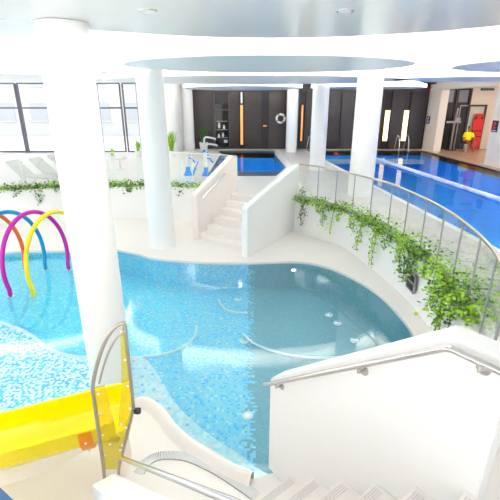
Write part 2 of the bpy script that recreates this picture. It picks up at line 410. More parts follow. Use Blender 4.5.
# square vent in the planter wall
t = thing('wall_vent', 'black rectangular grille on the white planter wall under the ivy', 'vent', None, (2.79, 6.30, .44), R(91))
B().box((0, 0.0, 0), (.30, .03, .30), bev=.004).build('backing', DARKER, t)
b = B()
for x in (-.15, .15): b.box((x, .012, 0), (.03, .03, .33))
for z in (-.15, 0, .15): b.box((0, .012, z), (.33, .03, .03))
b.build('frame', GREYM, t)

# ------------------------------------------------------------------ far stairs
d1 = Vector((.55, .835)).normalized(); n1 = Vector((-d1.y, d1.x))
PL = Vector((-1.34, 9.86)); PR = Vector((-.06, 8.56))
st = thing('staircase', 'short white staircase rising from lower deck to small pool between two parapets', 'stairs')
for i in range(6):
    z0, z1 = 0.0, (i+1)*UD/6
    a = PL+d1*(.10+.27*i); c = PL+d1*(.10+.27*6+.05)
    d2 = Vector((1.38, 2.30)).normalized(); q_ = PR+Vector((-d2.y, d2.x))*.08
    ra = q_+d2*((a-q_).dot(d1)/d2.dot(d1)); rc = q_+d2*((c-q_).dot(d1)/d2.dot(d1))
    s_ = B().prism([(a.x, a.y), (ra.x, ra.y), (rc.x, rc.y), (c.x, c.y)], z1-UD/6 if i else 0, z1 - (.001 if i == 5 else 0))
    s_.build('step', LOWDECK, st, smooth=False)
def parapet(base, d, L, th, prof, name, m, label):
    """upright wall whose top follows prof = [(s, z)], thickness th to the left of d"""
    t = thing(name, label, 'parapet')
    n = Vector((-d.y, d.x))
    b = B(); pts = [(0, 0)]+prof+[(L, 0)]
    A = [b.bm.verts.new((base.x+d.x*s, base.y+d.y*s, z)) for s, z in pts]
    C = [b.bm.verts.new((base.x+d.x*s+n.x*th, base.y+d.y*s+n.y*th, z)) for s, z in pts]
    b.bm.faces.new(A); b.bm.faces.new(C[::-1])
    for i in range(len(pts)): j = (i+1) % len(pts); b.bm.faces.new([A[j], A[i], C[i], C[j]])
    es = [e for e in b.bm.edges]
    bmesh.ops.bevel(b.bm, geom=es, offset=.012, segments=2, affect='EDGES')
    b.build('wall_body', m, t)
    return t
tl = parapet(PL, d1, 1.80, .18, [(0, 1.17), (.04, 1.20), (1.60, 1.98), (1.72, 1.99), (1.80, 1.97)], 'stair_parapet', WARM, 'warm white sloping parapet with handrail on left of far stairs')
hb = B(); q0 = PL-n1*.05
hb.tube([(q0.x+d1.x*s, q0.y+d1.y*s, z) for s, z in ((.15, 1.08), (.2, 1.10), (1.1, 1.55), (1.15, 1.57))], .022, 8); h = hb.build('handrail', STEEL, tl)
for s_, z_ in ((.3, 1.15), (1.0, 1.5)):
    p = PL+d1*s_; B().tube([(p.x, p.y, z_-.04), (p.x-n1.x*.05, p.y-n1.y*.05, z_-.01)], .012, 8).build('bracket', STEEL, h)
d2 = Vector((1.38, 2.30)).normalized()
parapet(PR, d2, 2.72, .16, [(0, 1.14), (.04, 1.18), (2.66, 1.80), (2.72, 1.80)], 'stair_parapet', W, 'bright white sloping parapet on pool side of far stairs')

# ------------------------------------------------------------------ near stairs
D = Vector((.61, -.79)).normalized(); N_ = Vector((.79, .61)).normalized(); P0 = Vector((.174, 2.92))
def sn(s, n): p = P0+D*s+N_*n; return (p.x, p.y)
ns = thing('staircase', 'near white staircase with grooved nosings climbing beside the large sloped wall', 'stairs')
run, rise, s0 = .265, .22, .33
for i in range(6):
    s1 = s0+run*i; last = i == 5
    e = 3.4 if last else s0+run*(i+1)+.02
    z1 = rise*(i+1)
    o = B().prism([sn(s1, -1.40), sn(e, -1.40), sn(e, -.001), sn(s1, -.001)], 0, z1).build('landing' if last else 'step', LOWDECK, ns, smooth=False)
    g = B()
    for k in range(4):
        a = s1+.018+.017*k
        g.prism([sn(a, -1.36), sn(a+.006, -1.36), sn(a+.006, -.04), sn(a, -.04)], z1, z1+.004)
    g.build('grip_strip', mat('grip_grooves', (.70, .66, .64), .7) if i == 0 else bpy.data.materials['grip_grooves'], o, smooth=False)
def slopewall(n0, n1_, name, label, send, prof=None):
    t = thing(name, label, 'balustrade wall')
    prof = prof or [(0, 0), (0, 1.03), (.06, 1.10), (1.39, 2.18), (send, 2.18), (send, 0)]
    b = B(); A = [b.bm.verts.new((*sn(s, n0), z)) for s, z in prof]; C = [b.bm.verts.new((*sn(s, n1_), z)) for s, z in prof]
    b.bm.faces.new(A); b.bm.faces.new(C[::-1])
    for i in range(len(prof)): j = (i+1) % len(prof); b.bm.faces.new([A[j], A[i], C[i], C[j]])
    bmesh.ops.bevel(b.bm, geom=b.bm.edges[:], offset=.01, segments=2, affect='EDGES')
    b.build('wall_body', W, t); return t
def rail(t, off, s_list, brs, sgn, rr=.019):
    b = B(); b.tube([(*sn(s, off), z) for s, z in s_list], rr, 12)
    h = b.build('handrail', STEEL, t)
    for s, z in brs:
        k = B(); k.tube([(*sn(s, off), z-.01), (*sn(s, off), z-.05), (*sn(s, off+sgn*.055), z-.06)], .009, 8)
        k.tube([(*sn(s, off+sgn*.055), z-.06), (*sn(s, off+sgn*.066), z-.06)], .036, 16)
        k.build('bracket', STEEL, h)
zr = lambda s: .98+.823*(s-0)
tr = slopewall(0, .14, 'stair_wall', 'large white sloped stair wall carrying a steel handrail, at right front', 1.71)
rail(tr, -.06, [(.0, 1.01), (0.02, 1.02), (.05, 1.04), (1.42, 2.125), (1.46, 2.14), (1.80, 2.14)], [(.15, 1.12), (.93, 1.735), (1.6, 2.14)], 1)
tl2 = slopewall(-1.40, -1.555, 'stair_wall', 'low white stair wall with steel handrail at bottom edge below the yellow screen', 1.9, [(0, 0), (0, .92), (.04, .95), (1.47, 2.02), (1.9, 2.02), (1.9, 0)])
rail(tl2, -1.325, [(-.03, .98), (.0, 1.0), (1.40, 1.99), (1.7, 1.99)], [(1.25, 1.88)], -1, .016)

wa = Vector(sn(3.4, -1.42)); wb = Vector(sn(3.4, 3.2)); wt = D*.2
struct(B().prism([(wa.x, wa.y), (wb.x, wb.y), (wb.x+wt.x, wb.y+wt.y), (wa.x+wt.x, wa.y+wt.y)][::-1], 0, 4.45).build('wall_light_block', W))  # unseen wall added to block light and darken the stair wall end
# ------------------------------------------------------------------ columns
def column(x, y, z0, z1, r0, r1, label, flare=0):

    prof = [(r0+flare, z0), (r0+flare*.4, z0+.06), (r0, z0+.16), (r1, z1-.05), (r1, z1)]
    B().lathe((0, 0, 0), prof, 40).build('column', WC); o = [q for q in bpy.data.objects if q.name.startswith('column')][-1]; o.location = (x, y, 0); tag(o, label, 'column', 'round white columns', 'thing')
column(-1.825, 4.4, -.62, 4.045, .262, .246, 'thick white column standing in the pool beside the yellow slide')
column(-2.18, 9.42, 0, 4.50, .31, .295, 'white column on lower deck in front of the terrace wall', .02)
column(3.06, 11.0, UD, 4.50, .335, .325, 'white column behind glass balustrade, nearest the lap pool')
column(2.58, 15.6, UD, 4.50, .30, .30, 'white column between small pool and lap pool, second from the planter')
column(2.18, 21.8, UD, 4.50, .29, .29, 'slim far white column beside the life ring')
column(-3.33, 22.6, UD, 4.50, .30, .30, 'far white column at the end of the dark wall')
column(-3.98, 21.0, UD, 4.50, .34, .34, 'far white column beside the last window')

# ------------------------------------------------------------------ glass balustrades
def balustrade(name, label, path, z0, z1, n, railr, postm, railm, postw=.018):
    t = thing(name, label, 'glass balustrade')
    P = resample(path, n)
    fine = resample(path, n*6)
    for i in range(n):
        seg = fine[i*6:i*6+7]; b = B(); a = offset([(p.x, p.y) for p in seg], .006); c = offset([(p.x, p.y) for p in seg], -.006)
        b.prism(a+c[::-1], z0, z1-.01); b.build('glass_panel', GLASS, t)
    for p in P:
        B().box((p.x, p.y, (z0+z1)/2), (postw, postw*1.6, z1-z0-.02), bev=.003).build('post', postm, t)
    B().tube([(p.x, p.y, z1) for p in fine], railr, 10).build('top_rail', railm, t)
    return t
Gi = offset(G, -.13)
balustrade('glass_balustrade', 'curved glass balustrade with slim posts behind the ivy planter', Gi, .80, 1.79, 12, .022, GREYM, BRONZE)
balustrade('glass_balustrade', 'glass balustrade with thin white rail along the left terrace edge', offset(T, .25), UD, UD+1.0, 10, .016, POT, POT, .014)

# ------------------------------------------------------------------ ivy
def leaf(bm, p, d, s, mi):
    d = d.normalized(); up = Vector((random.uniform(-.5, .5), random.uniform(-.5, .5), 1)).normalized()
    x = d.cross(up)
    if x.length < .05: x = Vector((1, 0, 0))
    x.normalize(); u = x.cross(d)
    v = [bm.verts.new(p), bm.verts.new(p+d*s*.45+x*s*.46+u*s*.12), bm.verts.new(p+d*s), bm.verts.new(p+d*s*.45-x*s*.46+u*s*.12)]
    f = bm.faces.new((v[0], v[1], v[2])); g = bm.faces.new((v[0], v[2], v[3])); f.material_index = g.material_index = mi
def rnd(): return Vector((random.gauss(0, 1), random.gauss(0, 1), random.gauss(0, .7)))
def ivy(label, pos, tan, out, size, nb, trails, lime, group, ls=.055, back=.03):
    """pos = point on the wall top; tan along the wall; out towards the pool; trails = [(along, length)]"""
    t = thing('trailing_ivy', label, 'ivy', group, pos)
    tan = Vector((*tan, 0)).normalized(); out = Vector((*out, 0)).normalized()
    b = B(); sb = B()
    for i in range(nb):
        q = rnd(); p = tan*q.x*.5*size[0]-out*back+out*q.y*.5*size[1]+Vector((0, 0, size[2]*.30+max(-1.6, min(1.5, q.z))*.5*size[2]))
        p.z = max(p.z, .012 if p.dot(out) < .03 else -.12)
        mi = 0 if random.random() < lime else (1 if random.random() < .55 else 2)
        leaf(b.bm, p, rnd()+out*.5, ls*random.uniform(.7, 1.25), mi)
    for k, (al, ln) in enumerate(trails):
        p0 = tan*al+Vector((0, 0, .05)); pth = []
        ph = random.uniform(0, 6)
        n = max(8, int(ln/.045))
        for i in range(n+1):
            f = i/n; dz = -ln*f
            ex = .06+.05*min(1, f*4)
            pth.append(p0+out*ex+tan*(math.sin(ph+f*5)*.035+random.uniform(-.008, .008))+Vector((0, 0, .04*math.sin(min(1, f*5)*3.1)+dz)))
        pth = [p0-out*.05, p0+Vector((0, 0, .03))]+pth
        sb.tube(pth, .006, 5)
        tl_ = random.random() < lime
        for i, p in enumerate(pth[1:]):
            w = 1-.6*i/len(pth)
            for _ in range(int(2+5*w)):
                q = rnd()*.035*(.6+w)
                if q.dot(out) < -.03: q = q-out*(q.dot(out)+.01)*1
                mi = (0 if random.random() < .7 else 2) if tl_ else (1 if random.random() < .6 else 2)
                leaf(b.bm, p+q, rnd()+Vector((0, 0, -.8))+out*.4, ls*random.uniform(.6, 1.1), mi)
    for a in (-.3, 0, .3):
        sb.tube([(0, 0, -.02), tuple(tan*a*size[0]*.6+Vector((0, 0, size[2]*.5)))], .007, 5)
    b.build('foliage', [LEAF1, LEAF2, LEAF3], t, smooth=False, recalc=False); sb.build('stem', STEMM, t)
def at_curve(path, s):
    P = resample(path, 200); i = min(199, max(1, int(s*200))); p = P[i]; t = (P[i+1 if i < 200 else i]-P[i-1]).normalized()
    return p, t
IV = [   # (fraction along planter, size, leaves, trails, lime, label)
 (0.004, (.26, .2, .26), 170, [(0, .12)], .4, 'small round bushy ivy at the stair end of the curved planter'),
 (0.079, (.40, .2, .14), 150, [(-.1, .60), (-.04, .4)], .45, 'ivy with one long trail, second from the stair end of the planter'),
 (0.121, (.28, .18, .12), 80, [(.05, .14)], .75, 'lime ivy tuft without long trails, third from stair end of the planter'),
 (0.173, (.36, .18, .12), 120, [(-.18, .46), (-.13, .3)], .25, 'dark green ivy trailing steeply, fourth from stair end of the planter'),
 (0.219, (.42, .2, .16), 170, [(-.22, .62), (.05, .2)], .45, 'ivy with a thin hanging strand, fifth from stair end of the planter'),
 (0.308, (.44, .22, .20), 220, [(-.1, .25), (.1, .3)], .7, 'full light green ivy, sixth from stair end of the planter'),
 (0.360, (.36, .2, .18), 180, [(-.08, .66), (.02, .40)], .5, 'ivy with several long strands, seventh from stair end of the planter'),
 (0.438, (.46, .22, .18), 240, [(-.02, .74), (.04, .5)], .5, 'dense ivy hanging low, just past the middle of the curved planter'),
 (0.495, (.30, .2, .14), 110, [(.0, .2)], .35, 'low ivy joining two larger clumps, past the middle of the planter'),
 (0.565, (.44, .24, .2), 260, [(.0, .3), (.1, .44)], .8, 'bushy lime ivy just before the wall grille on the curved planter'),
 (0.628, (.44, .26, .2), 280, [(-.12, .52), (-.18, .45), (-.06, .35), (.05, .25)], .08, 'dark green ivy hanging over the black wall grille'),
 (0.700, (.26, .22, .16), 170, [(-.05, .1)], .95, 'small lime ivy tuft between the dark ivy and the large near ivy'),
 (0.774, (.44, .30, .26), 380, [(-.1, .42), (.0, .36), (.1, .3)], .7, 'large bright ivy near the stair wall end of the planter'),
 (0.826, (.40, .30, .2), 340, [(-.12, .6), (-.02, .55), (.08, .5)], .15, 'dark leafy ivy hanging beside the sloped stair wall'),
 (0.876, (.34, .30, .2), 300, [(.05, .25)], .85, 'lime ivy closest to the sloped stair wall top'),
]
for f, sz, nb, trl, lime, lab in IV:
    p, t = at_curve(F, f)
    ivy(lab, (p.x, p.y, .84), t, (t.y, -t.x), (sz[0], sz[1]+.10, sz[2]+.08), int(nb*1.35), trl, lime, 'ivy along the curved planter', .055, .13)
TI = [(.445, 'long low ivy, first from the picture edge on the terrace wall'), (.495, 'bushy ivy, second from the picture edge on the terrace wall'), (.54, 'ivy with a hanging tuft, third from the picture edge on the terrace wall'), (.585, 'lime ivy below the loungers, just left of the thick column'), (.622, 'ivy with a pale hanging tuft touching the thick column on the terrace wall'),
      (.70, 'ivy just right of the thick column on the terrace wall'), (.752, 'thin ivy midway between the two large columns on the terrace wall'), (.795, 'full dark ivy left of the column on the lower deck'), (.875, 'dark ivy just right of the column on the lower deck'), (.945, 'flat lime ivy nearest the far stairs on the terrace wall')]
for i, (f, lab) in enumerate(TI):
    p, t = at_curve(T, f)
    lime = [.7, .35, .3, .8, .45, .6, .4, .3, .25, .95][i]
    trl = [[(.1, .15)], [(0, .2)], [(.0, .42), (.1, .45)], [(0, .12)], [(0, .45)], [(0, .12)], [(0, .18), (.1, .2)], [(.1, .32)], [(.1, .3)], [(0, .14)]][i]
    ivy(lab, (p.x, p.y, UD+.03), t, (t.y, -t.x), (.62, .26, .16 if i != 9 else .10), 210, trl, lime, 'ivy along the terrace wall', .07)

# ------------------------------------------------------------------ water hoops
for nm, c, dx, lab in (('b', lin(12, 150, 205), -.52, 'tall blue water hoop arching over the shallow pool'), ('m', lin(200, 20, 165), 0, 'tall magenta water hoop arching over the shallow pool'),
                       ('y', lin(248, 222, 20), .45, 'tall yellow water hoop closest to the thick column'), ('o', lin(255, 105, 35), -.98, 'tall orange water hoop, the one behind the blue hoop')):
    t = thing('water_hoop', lab, 'water hoop', 'coloured hoops in the shallow pool')
    m = mat('hoop_'+nm, c, .3)
    a = Vector((-4.66+dx, 7.02)); e = Vector((-4.10+dx, 8.35)); mid = (a+e)/2; half = (e-a)/2
    pts = []
    for k in range(41):
        th = R(-19)+R(218)*k/40; q = mid-half*math.cos(th)/.945
        pts.append((q.x, q.y, .27+1.03*math.sin(th)))
    pts = [(pts[0][0], pts[0][1], -.21)]+pts+[(pts[-1][0], pts[-1][1], -.21)]
    B().tube(pts, .042, 12).build('arch_pipe', m, t)
    for q in (pts[0], pts[-1]): B().lathe((q[0], q[1], -.205), [(.075, 0), (.075, .012), (.05, .025)], 16).build('foot_flange', CHROME, t)

# ------------------------------------------------------------------ slide
sl = thing('water_slide', 'glossy yellow water slide descending left past the thick column', 'slide')
cl = cr([(-1.15, 2.93, .775), (-1.2, 2.93, .765), (-1.3, 2.92, .74), (-1.65, 2.83, .70), (-2.1, 2.70, .655), (-2.7, 2.66, .53), (-3.3, 2.85, .18)], 8)
def trough(cpts, hw, dep, th, bulge=0.0):
    rings = []
    for i, p in enumerate(cpts):
        a = cpts[max(i-1, 0)]; c = cpts[min(i+1, len(cpts)-1)]; t = (c-a); t.z = 0; t.normalize(); n = Vector((-t.y, t.x, 0))
        ring = []
        lip = .035
        inner = [(-hw-lip, .0), (-hw-lip, .02), (-hw+.0, .025)]+[(-hw*math.cos(math.pi*k/14), .02-dep*math.sin(math.pi*k/14)**.75) for k in range(1, 14)]+[(hw, .025), (hw+lip, .02), (hw+lip, .0)]
        outer = [((hw+th)*math.cos(math.pi*k/14), -.0-(dep+th)*math.sin(math.pi*k/14)**.75) for k in range(0, 15)]
        for u, z in inner+outer: ring.append(p+n*u+Vector((0, 0, z+.0)))
        rings.append(ring)
    return B().loft(rings, closed_ring=True, caps=True)
trough(cl, .235, .27, .02).build('trough', YEL, sl, angle=50)
# flange joint with bolts
k = 20
ring = []
p = cl[k]; t_ = (cl[k+1]-cl[k-1]).normalized(); n_ = Vector((-t_.y, t_.x, 0)).normalized()
fl = B()
def uprof(off, tt): return [p+t_*tt+n_*((.235+off)*math.cos(math.pi*j/16))+Vector((0, 0, -.005-(.27+off)*math.sin(math.pi*j/16)**.75)) for j in range(17)]
fl.loft([uprof(.012, -.05)+uprof(.045, -.05)[::-1], uprof(.012, .05)+uprof(.045, .05)[::-1]], closed_ring=True, caps=True)
fo = fl.build('flange', ORANGE, sl)
for j in (1, 4, 6, 10, 12, 15):
    q = p+n_*((.235+.052)*math.cos(math.pi*j/16))+Vector((0, 0, -.005-(.27+.052)*math.sin(math.pi*j/16)**.75))
    B().ball(tuple(q), .022, 8).build('bolt', BOLT, fo)
B().prism([(-1.36, 2.78), (-1.18, 2.78), (-1.18, 3.06), (-1.36, 3.06)], 0, .46).build('support_pedestal', CREAMW, sl)

# yellow screen beside the slide
sc = thing('slide_screen', 'yellow transparent screen in a metal frame beside the slide entry', 'screen')
ys = 2.38
O = {'apex': (-.85, 1.91), 'rm': (-.86, 1.19), 'rb': (-1.035, .60), 'lb': (-1.155, .60), 'lm': (-1.14, 1.375)}
arc = [(-1.14+.29*f, 1.375+.535*math.sin(f*math.pi/2)**.85 if f else 1.375) for f in [i/12 for i in range(13)]]
outl = [O['lb'], O['rb'], O['rm'], O['apex'], (-.885, 1.83), (-.925, 1.40), (-1.01, .93), (-1.05, 1.40), O['lm']]
bm_ = B(); A = [bm_.bm.verts.new((x, ys-.005, z)) for x, z in outl]; C = [bm_.bm.verts.new((x, ys+.005, z)) for x, z in outl]
for tri in tessellate_polygon([[Vector((x, z, 0)) for x, z in outl]]):
    bm_.bm.faces.new([A[i] for i in tri]); bm_.bm.faces.new([C[i] for i in tri])
for i in range(len(outl)): j = (i+1) % len(outl); bm_.bm.faces.new([A[i], A[j], C[j], C[i]])
bm_.build('tinted_sheet', YGLASS, sc, smooth=False)
P3 = lambda x, z, dy=0: (x, ys+dy, z)
B().tube([P3(-1.19, 0), P3(*O['lb']), P3(*O['lm'])]+[P3(x, z) for x, z in arc[1:]], .014, 10).build('frame_tube', BRONZE, sc)
B().tube([P3(*O['apex']), P3(*O['rm']), P3(*O['rb']), P3(-1.10, 0)], .012, 10).build('frame_tube', BRONZE, sc)
B().tube([P3(x+.035, z-.045, -.012) for x, z in arc[1:-1]], .008, 8).build('inner_tube', BRONZE, sc)
for x, z in ((-.875, 1.85), (-.875, 1.62), (-.88, 1.4), (-.885, 1.2), (-.93, 1.02), (-.98, .85), (-1.04, .68), (-1.12, .75), (-1.115, .95), (-1.105, 1.15), (-1.1, 1.33), (-.96, 1.05), (-1.0, .80), (-1.07, .86)):
    B().ball((x, ys-.01, z), (.02, .012, .02), 8).build('bolt', BOLT, sc)
b = B().box((-.835, ys, 1.17), (.05, .03, .04), bev=.006).tube([(-.83, ys-.03, 1.19), (-.815, ys-.03, 1.19)], .02, 10); b.build('latch', BLACK, sc)
# blue tower panel at the lower left
bp = thing('tower_panel', 'blue curved panel with pale bolts at lower left below the slide', 'panel', None, (-1.545, 1.55, 0), R(-12))
prof = [(-.5, 0), (.50, 0), (.50, .95), (.46, 1.14), (.38, 1.32), (.26, 1.46), (.1, 1.54), (-.1, 1.56), (-.5, 1.56)]
b = B(); A = [b.bm.verts.new((x, -.02, z)) for x, z in prof]; C = [b.bm.verts.new((x, .02, z)) for x, z in prof]
b.bm.faces.new(A); b.bm.faces.new(C[::-1])
for i in range(len(prof)): j = (i+1) % len(prof); b.bm.faces.new([A[j], A[i], C[i], C[j]])
b.build('plate', BLUEP, bp)
for x, z in ((.40, 1.14), (.24, 1.36), (.42, .8)):
    B().ball((x, -.022, z), (.035, .02, .035), 10).build('bolt', BOLT, bp)

# ------------------------------------------------------------------ walls
XR = 9.8
struct(B().box((3.4, 23.55, 2.6), (13.4, .2, 3.9)).build('wall_back', DARKER))
struct(B().box((12.6, 23.55, 2.6), (5.0, .2, 3.9)).build('wall_alcove_back', CREAMW))
struct(B().box((15.1, 19.7, 2.6), (.2, 7.5, 3.9)).build('wall_alcove_side', CREAMW))
# dark panels on the back wall, each proud of the recess
PX = [(-3.15, -2.05), (-1.1, -.62), (-.3, .62), (1.05, 1.95), (2.0, 2.72), (3.06, 4.1), (4.15, 5.0), (5.03, 6.6), (6.65, 7.38), (7.8, 8.45), (8.82, 9.7)]
k = 1
for i, (x0, x1) in enumerate(PX):
    d = .14 if i != 6 else .09
    struct(B().box(((x0+x1)/2, 23.45-d/2, 2.5), (x1-x0, d, 3.08), bev=.01).build('trim_%d' % k, DARK)); k += 1
struct(B().box((3.3, 23.38, 4.12), (12.9, .12, .3)).build('beam_back', DARK))
# display window in the back wall
o = struct(B().box((-1.57, 23.40, 2.2), (.78, .04, 2.3)).build('window_1', DGLASS))
b = B()
for x in (-1.98, -1.16): b.box((x, 23.39, 2.45), (.07, .1, 2.9))
for z in (3.05, 1.02): b.box((-1.57, 23.39, z), (.8, .1, .08))
b.build('window_frame', DFRAME, o)
dsp = thing('display_shelf', 'pale objects on shelves behind the dark display window', 'display', None, (-1.57, 23.36, UD))
for z, w in ((.62, .6), (1.05, .6), (1.5, .6)): B().box((0, .0, z), (w, .04, .03)).build('shelf', GREYM, dsp)
for x, z, h in ((-.15, 1.23, .3), (.12, 1.18, .22), (.05, .76, .22), (-.18, .74, .18)): B().lathe((x, 0, z-.10), [(.04, 0), (.07, h*.4), (.04, h*.8), (.05, h)], 10).build('vase', WARM, dsp)
B().box((.2, -.01, .42), (.2, .02, .16)).build('card', W, dsp)
# slim lights in the gaps
def strip_light(label, x, z0, z1, w, m, y=23.30, base=True):
    t = thing('wall_light', label, 'wall light', 'vertical light strips on the dark wall', (x, y, z0))
    B().box((0, .02, (z1-z0)/2), (w+.05, .04, z1-z0+.06), bev=.008).build('housing', DARK, t)
    B().box((0, -.02, (z1-z0)/2), (w, .05, z1-z0), bev=.012).build('diffuser', m, t)
strip_light('tall warm yellow light strip, right beside the nearest column over the pool', 7.58, 1.40, 3.02, .25, GLOW)
strip_light('tall warm yellow light strip above the pool ladder', 8.62, 1.40, 3.02, .25, GLOW)
strip_light('narrow orange light strip between the two middle columns', 2.88, 1.40, 3.3, .09, COPPER)
strip_light('copper light strip in the dark wall behind the small pool', -.46, 1.2, 3.3, .14, COPPER)
strip_light('short low orange glow at the foot of the dark wall', 4.12, 1.25, 1.45, .12, COPPER)
strip_light('thin white light strip above the copper strip', -.46, 3.4, 3.95, .07, mat('white_glow', (1, 1, 1), .4, emit=(1, .95, .9), es=.8))
strip_light('dim small orange light in the dark gap right of the copper strip', .83, 2.18, 2.24, .2, COPPER)
# life ring
lr = thing('life_ring', 'white life ring hanging on the dark wall beside the far column', 'life ring', None, (1.69, 23.235, 2.6))
pts = [(.22*math.cos(a*math.pi/16), 0, .22*math.sin(a*math.pi/16)) for a in range(32)]
B().tube(pts, .06, 10, closed=True).build('ring', mat('ring_white', (.85, .84, .82), .5), lr)
for a in (20, 110, 200, 290):
    q = [(.22*math.cos(R(a+j*6)), 0, .22*math.sin(R(a+j*6))) for j in range(5)]
    B().tube(q, .065, 10).build('band', GREYM, lr)
B().box((0, .055, .27), (.05, .07, .05)).build('hook', CHROME, lr)
# right side: jamb, lintel, near pier
struct(B().box((XR+.2, 22.72, 2.6), (.4, 1.5, 3.5)).build('wall_right_far', CREAMW))
struct(B().box((XR+.2, 10.0, 2.6), (.4, 14.0, 3.5)).build('wall_right_near', CREAMW))
struct(B().box((XR+.2, 19.5, 4.21), (.42, 5.1, .34)).build('beam_right', CREAMW))
def sign(label, y, z, w, h, col):
    t = thing('wall_sign', label, 'sign', 'dark safety signs on the pillars', (XR-.012, y, z))
    B().box((0, 0, 0), (.02, w, h), bev=.004).build('plate', SIGNM, t)
    b = B()
    b.ball((-.012, 0, .10), (.012, w*.42, h*.26)).box((-.012, 0, -.06), (.008, w*.34, h*.20)).box((-.012, w*.1, .04), (.008, w*.12, h*.3))
    b.build('symbol', col, t)
    B().box((-.012, 0, -h*.38), (.006, w*.7, h*.06)).build('text_line', SIGNW, t)
sign('small dark safety sign on the pillar left of the alcove', 23.10, 2.52, .42, .40, SIGNW)
sign('dark red safety sign with white symbol on the pillar right of the alcove', 16.72, 2.50, .40, .44, SIGNR)
t = thing('warning_lamp', 'tiny red lamp on top corner of the alcove pillar', 'lamp', None, (XR-.03, 23.25, 4.1))
B().box((.01, 0, 0), (.04, .14, .14), bev=.01).build('base', BOLT, t); B().ball((-.025, 0, 0), (.07, .12, .12)).build('lens', REDL, t)

# alcove contents
struct(B().box((10.95, 23.40, 2.55), (2.0, .12, 3.2)).build('trim_20', DARKER))
for i, (x, w) in enumerate(((10.35, .1), (12.0, .09), (11.25, .06))): struct(B().box((x, 23.3, 2.55), (w, .1, 3.2)).build('trim_%d' % (21+i), DARK))
for i, (x, w) in enumerate(((10.9, .36), (11.62, .5))): struct(B().box((x, 23.32, 3.75), (w, .03, .62)).build('window_%d' % (3+i), mat('grey_pane%d' % i, (.22, .23, .26), .25)))
dr = struct(B().box((12.52, 23.43, 2.08), (.95, .04, 2.25)).build('door_1', CREAMW))
b = B()
for x in (12.07, 12.98): b.box((x, 23.38, 2.1), (.09, .14, 2.3))
b.box((12.525, 23.38, 3.27), (1.0, .14, .09)); b.build('door_frame', DFRAME, dr)
B().box((12.525, 23.36, 2.1), (.85, .015, 2.2)).build('door_glass', WGLASS, dr)
d2_ = struct(B().box((11.80, 23.36, 2.1), (.42, .05, 2.3)).build('door_2', DARKER))
b = B()
for x in (11.56, 12.0): b.box((x, 23.34, 2.1), (.05, .1, 2.3))
b.box((11.78, 23.34, 3.27), (.49, .1, .06)); b.build('door_frame', GREYM, d2_)
ps = thing('pulley_stand', 'grey metal stand with crossbar in the dark part of the alcove', 'stand', None, (11.1, 22.75, UD))
B().tube([(0, 0, .02), (0, 0, 1.45)], .05, 10).build('post', GREYM, ps)
B().box((-.05, 0, 1.48), (.75, .12, .10), bev=.02).build('crossbar', GREYM, ps)
B().tube([(.02, 0, 1.5), (.06, 0, 2.2)], .055, 10).build('mast', GREYM, ps)
B().box((.16, 0, 1.62), (.22, .12, .18), bev=.02).build('arm', GREYM, ps)
B().box((0, 0, .02), (.5, .4, .04), bev=.01).build('base_plate', BLACK, ps)
sb_ = thing('rescue_board', 'tall red rescue board with dark straps leaning behind the seated person', 'rescue board', None, (12.60, 22.98, UD))
prof = [(-.2, .02), (.2, .02), (.25, .3), (.27, 1.0), (.27, 1.6), (.25, 1.82), (.2, 1.9), (-.2, 1.9), (-.25, 1.82), (-.27, 1.6), (-.27, 1.0), (-.25, .3)]
b = B(); A = [b.bm.verts.new((x, .06+z*.06, z)) for x, z in prof]; C = [b.bm.verts.new((x, .14+z*.06, z)) for x, z in prof]
b.bm.faces.new(A); b.bm.faces.new(C[::-1])
for i in range(len(prof)): j = (i+1) % len(prof); b.bm.faces.new([A[j], A[i], C[i], C[j]])
bmesh.ops.bevel(b.bm, geom=b.bm.edges[:], offset=.02, segments=2, affect='EDGES'); b.build('board', RED, sb_)
for z in (.7, 1.0): B().box((0, .055+z*.06, z), (.56, .02, .05)).build('strap', BLACK, sb_)
for x in (-.17, .17): B().ball((x, .05+1.68*.06, 1.68), (.13, .05, .13), 12).build('hand_hole', BLACK, sb_)
t = thing('ceiling_vent', 'short black vent under the alcove ceiling at its right', 'vent', None, (12.9, 23.4, 4.1))
B().box((0, 0, 0), (.7, .08, .12), bev=.01).build('housing', BLACK, t)
for z in (-.03, .03): B().box((0, -.045, z), (.62, .012, .02)).build('slat', GREYM, t)

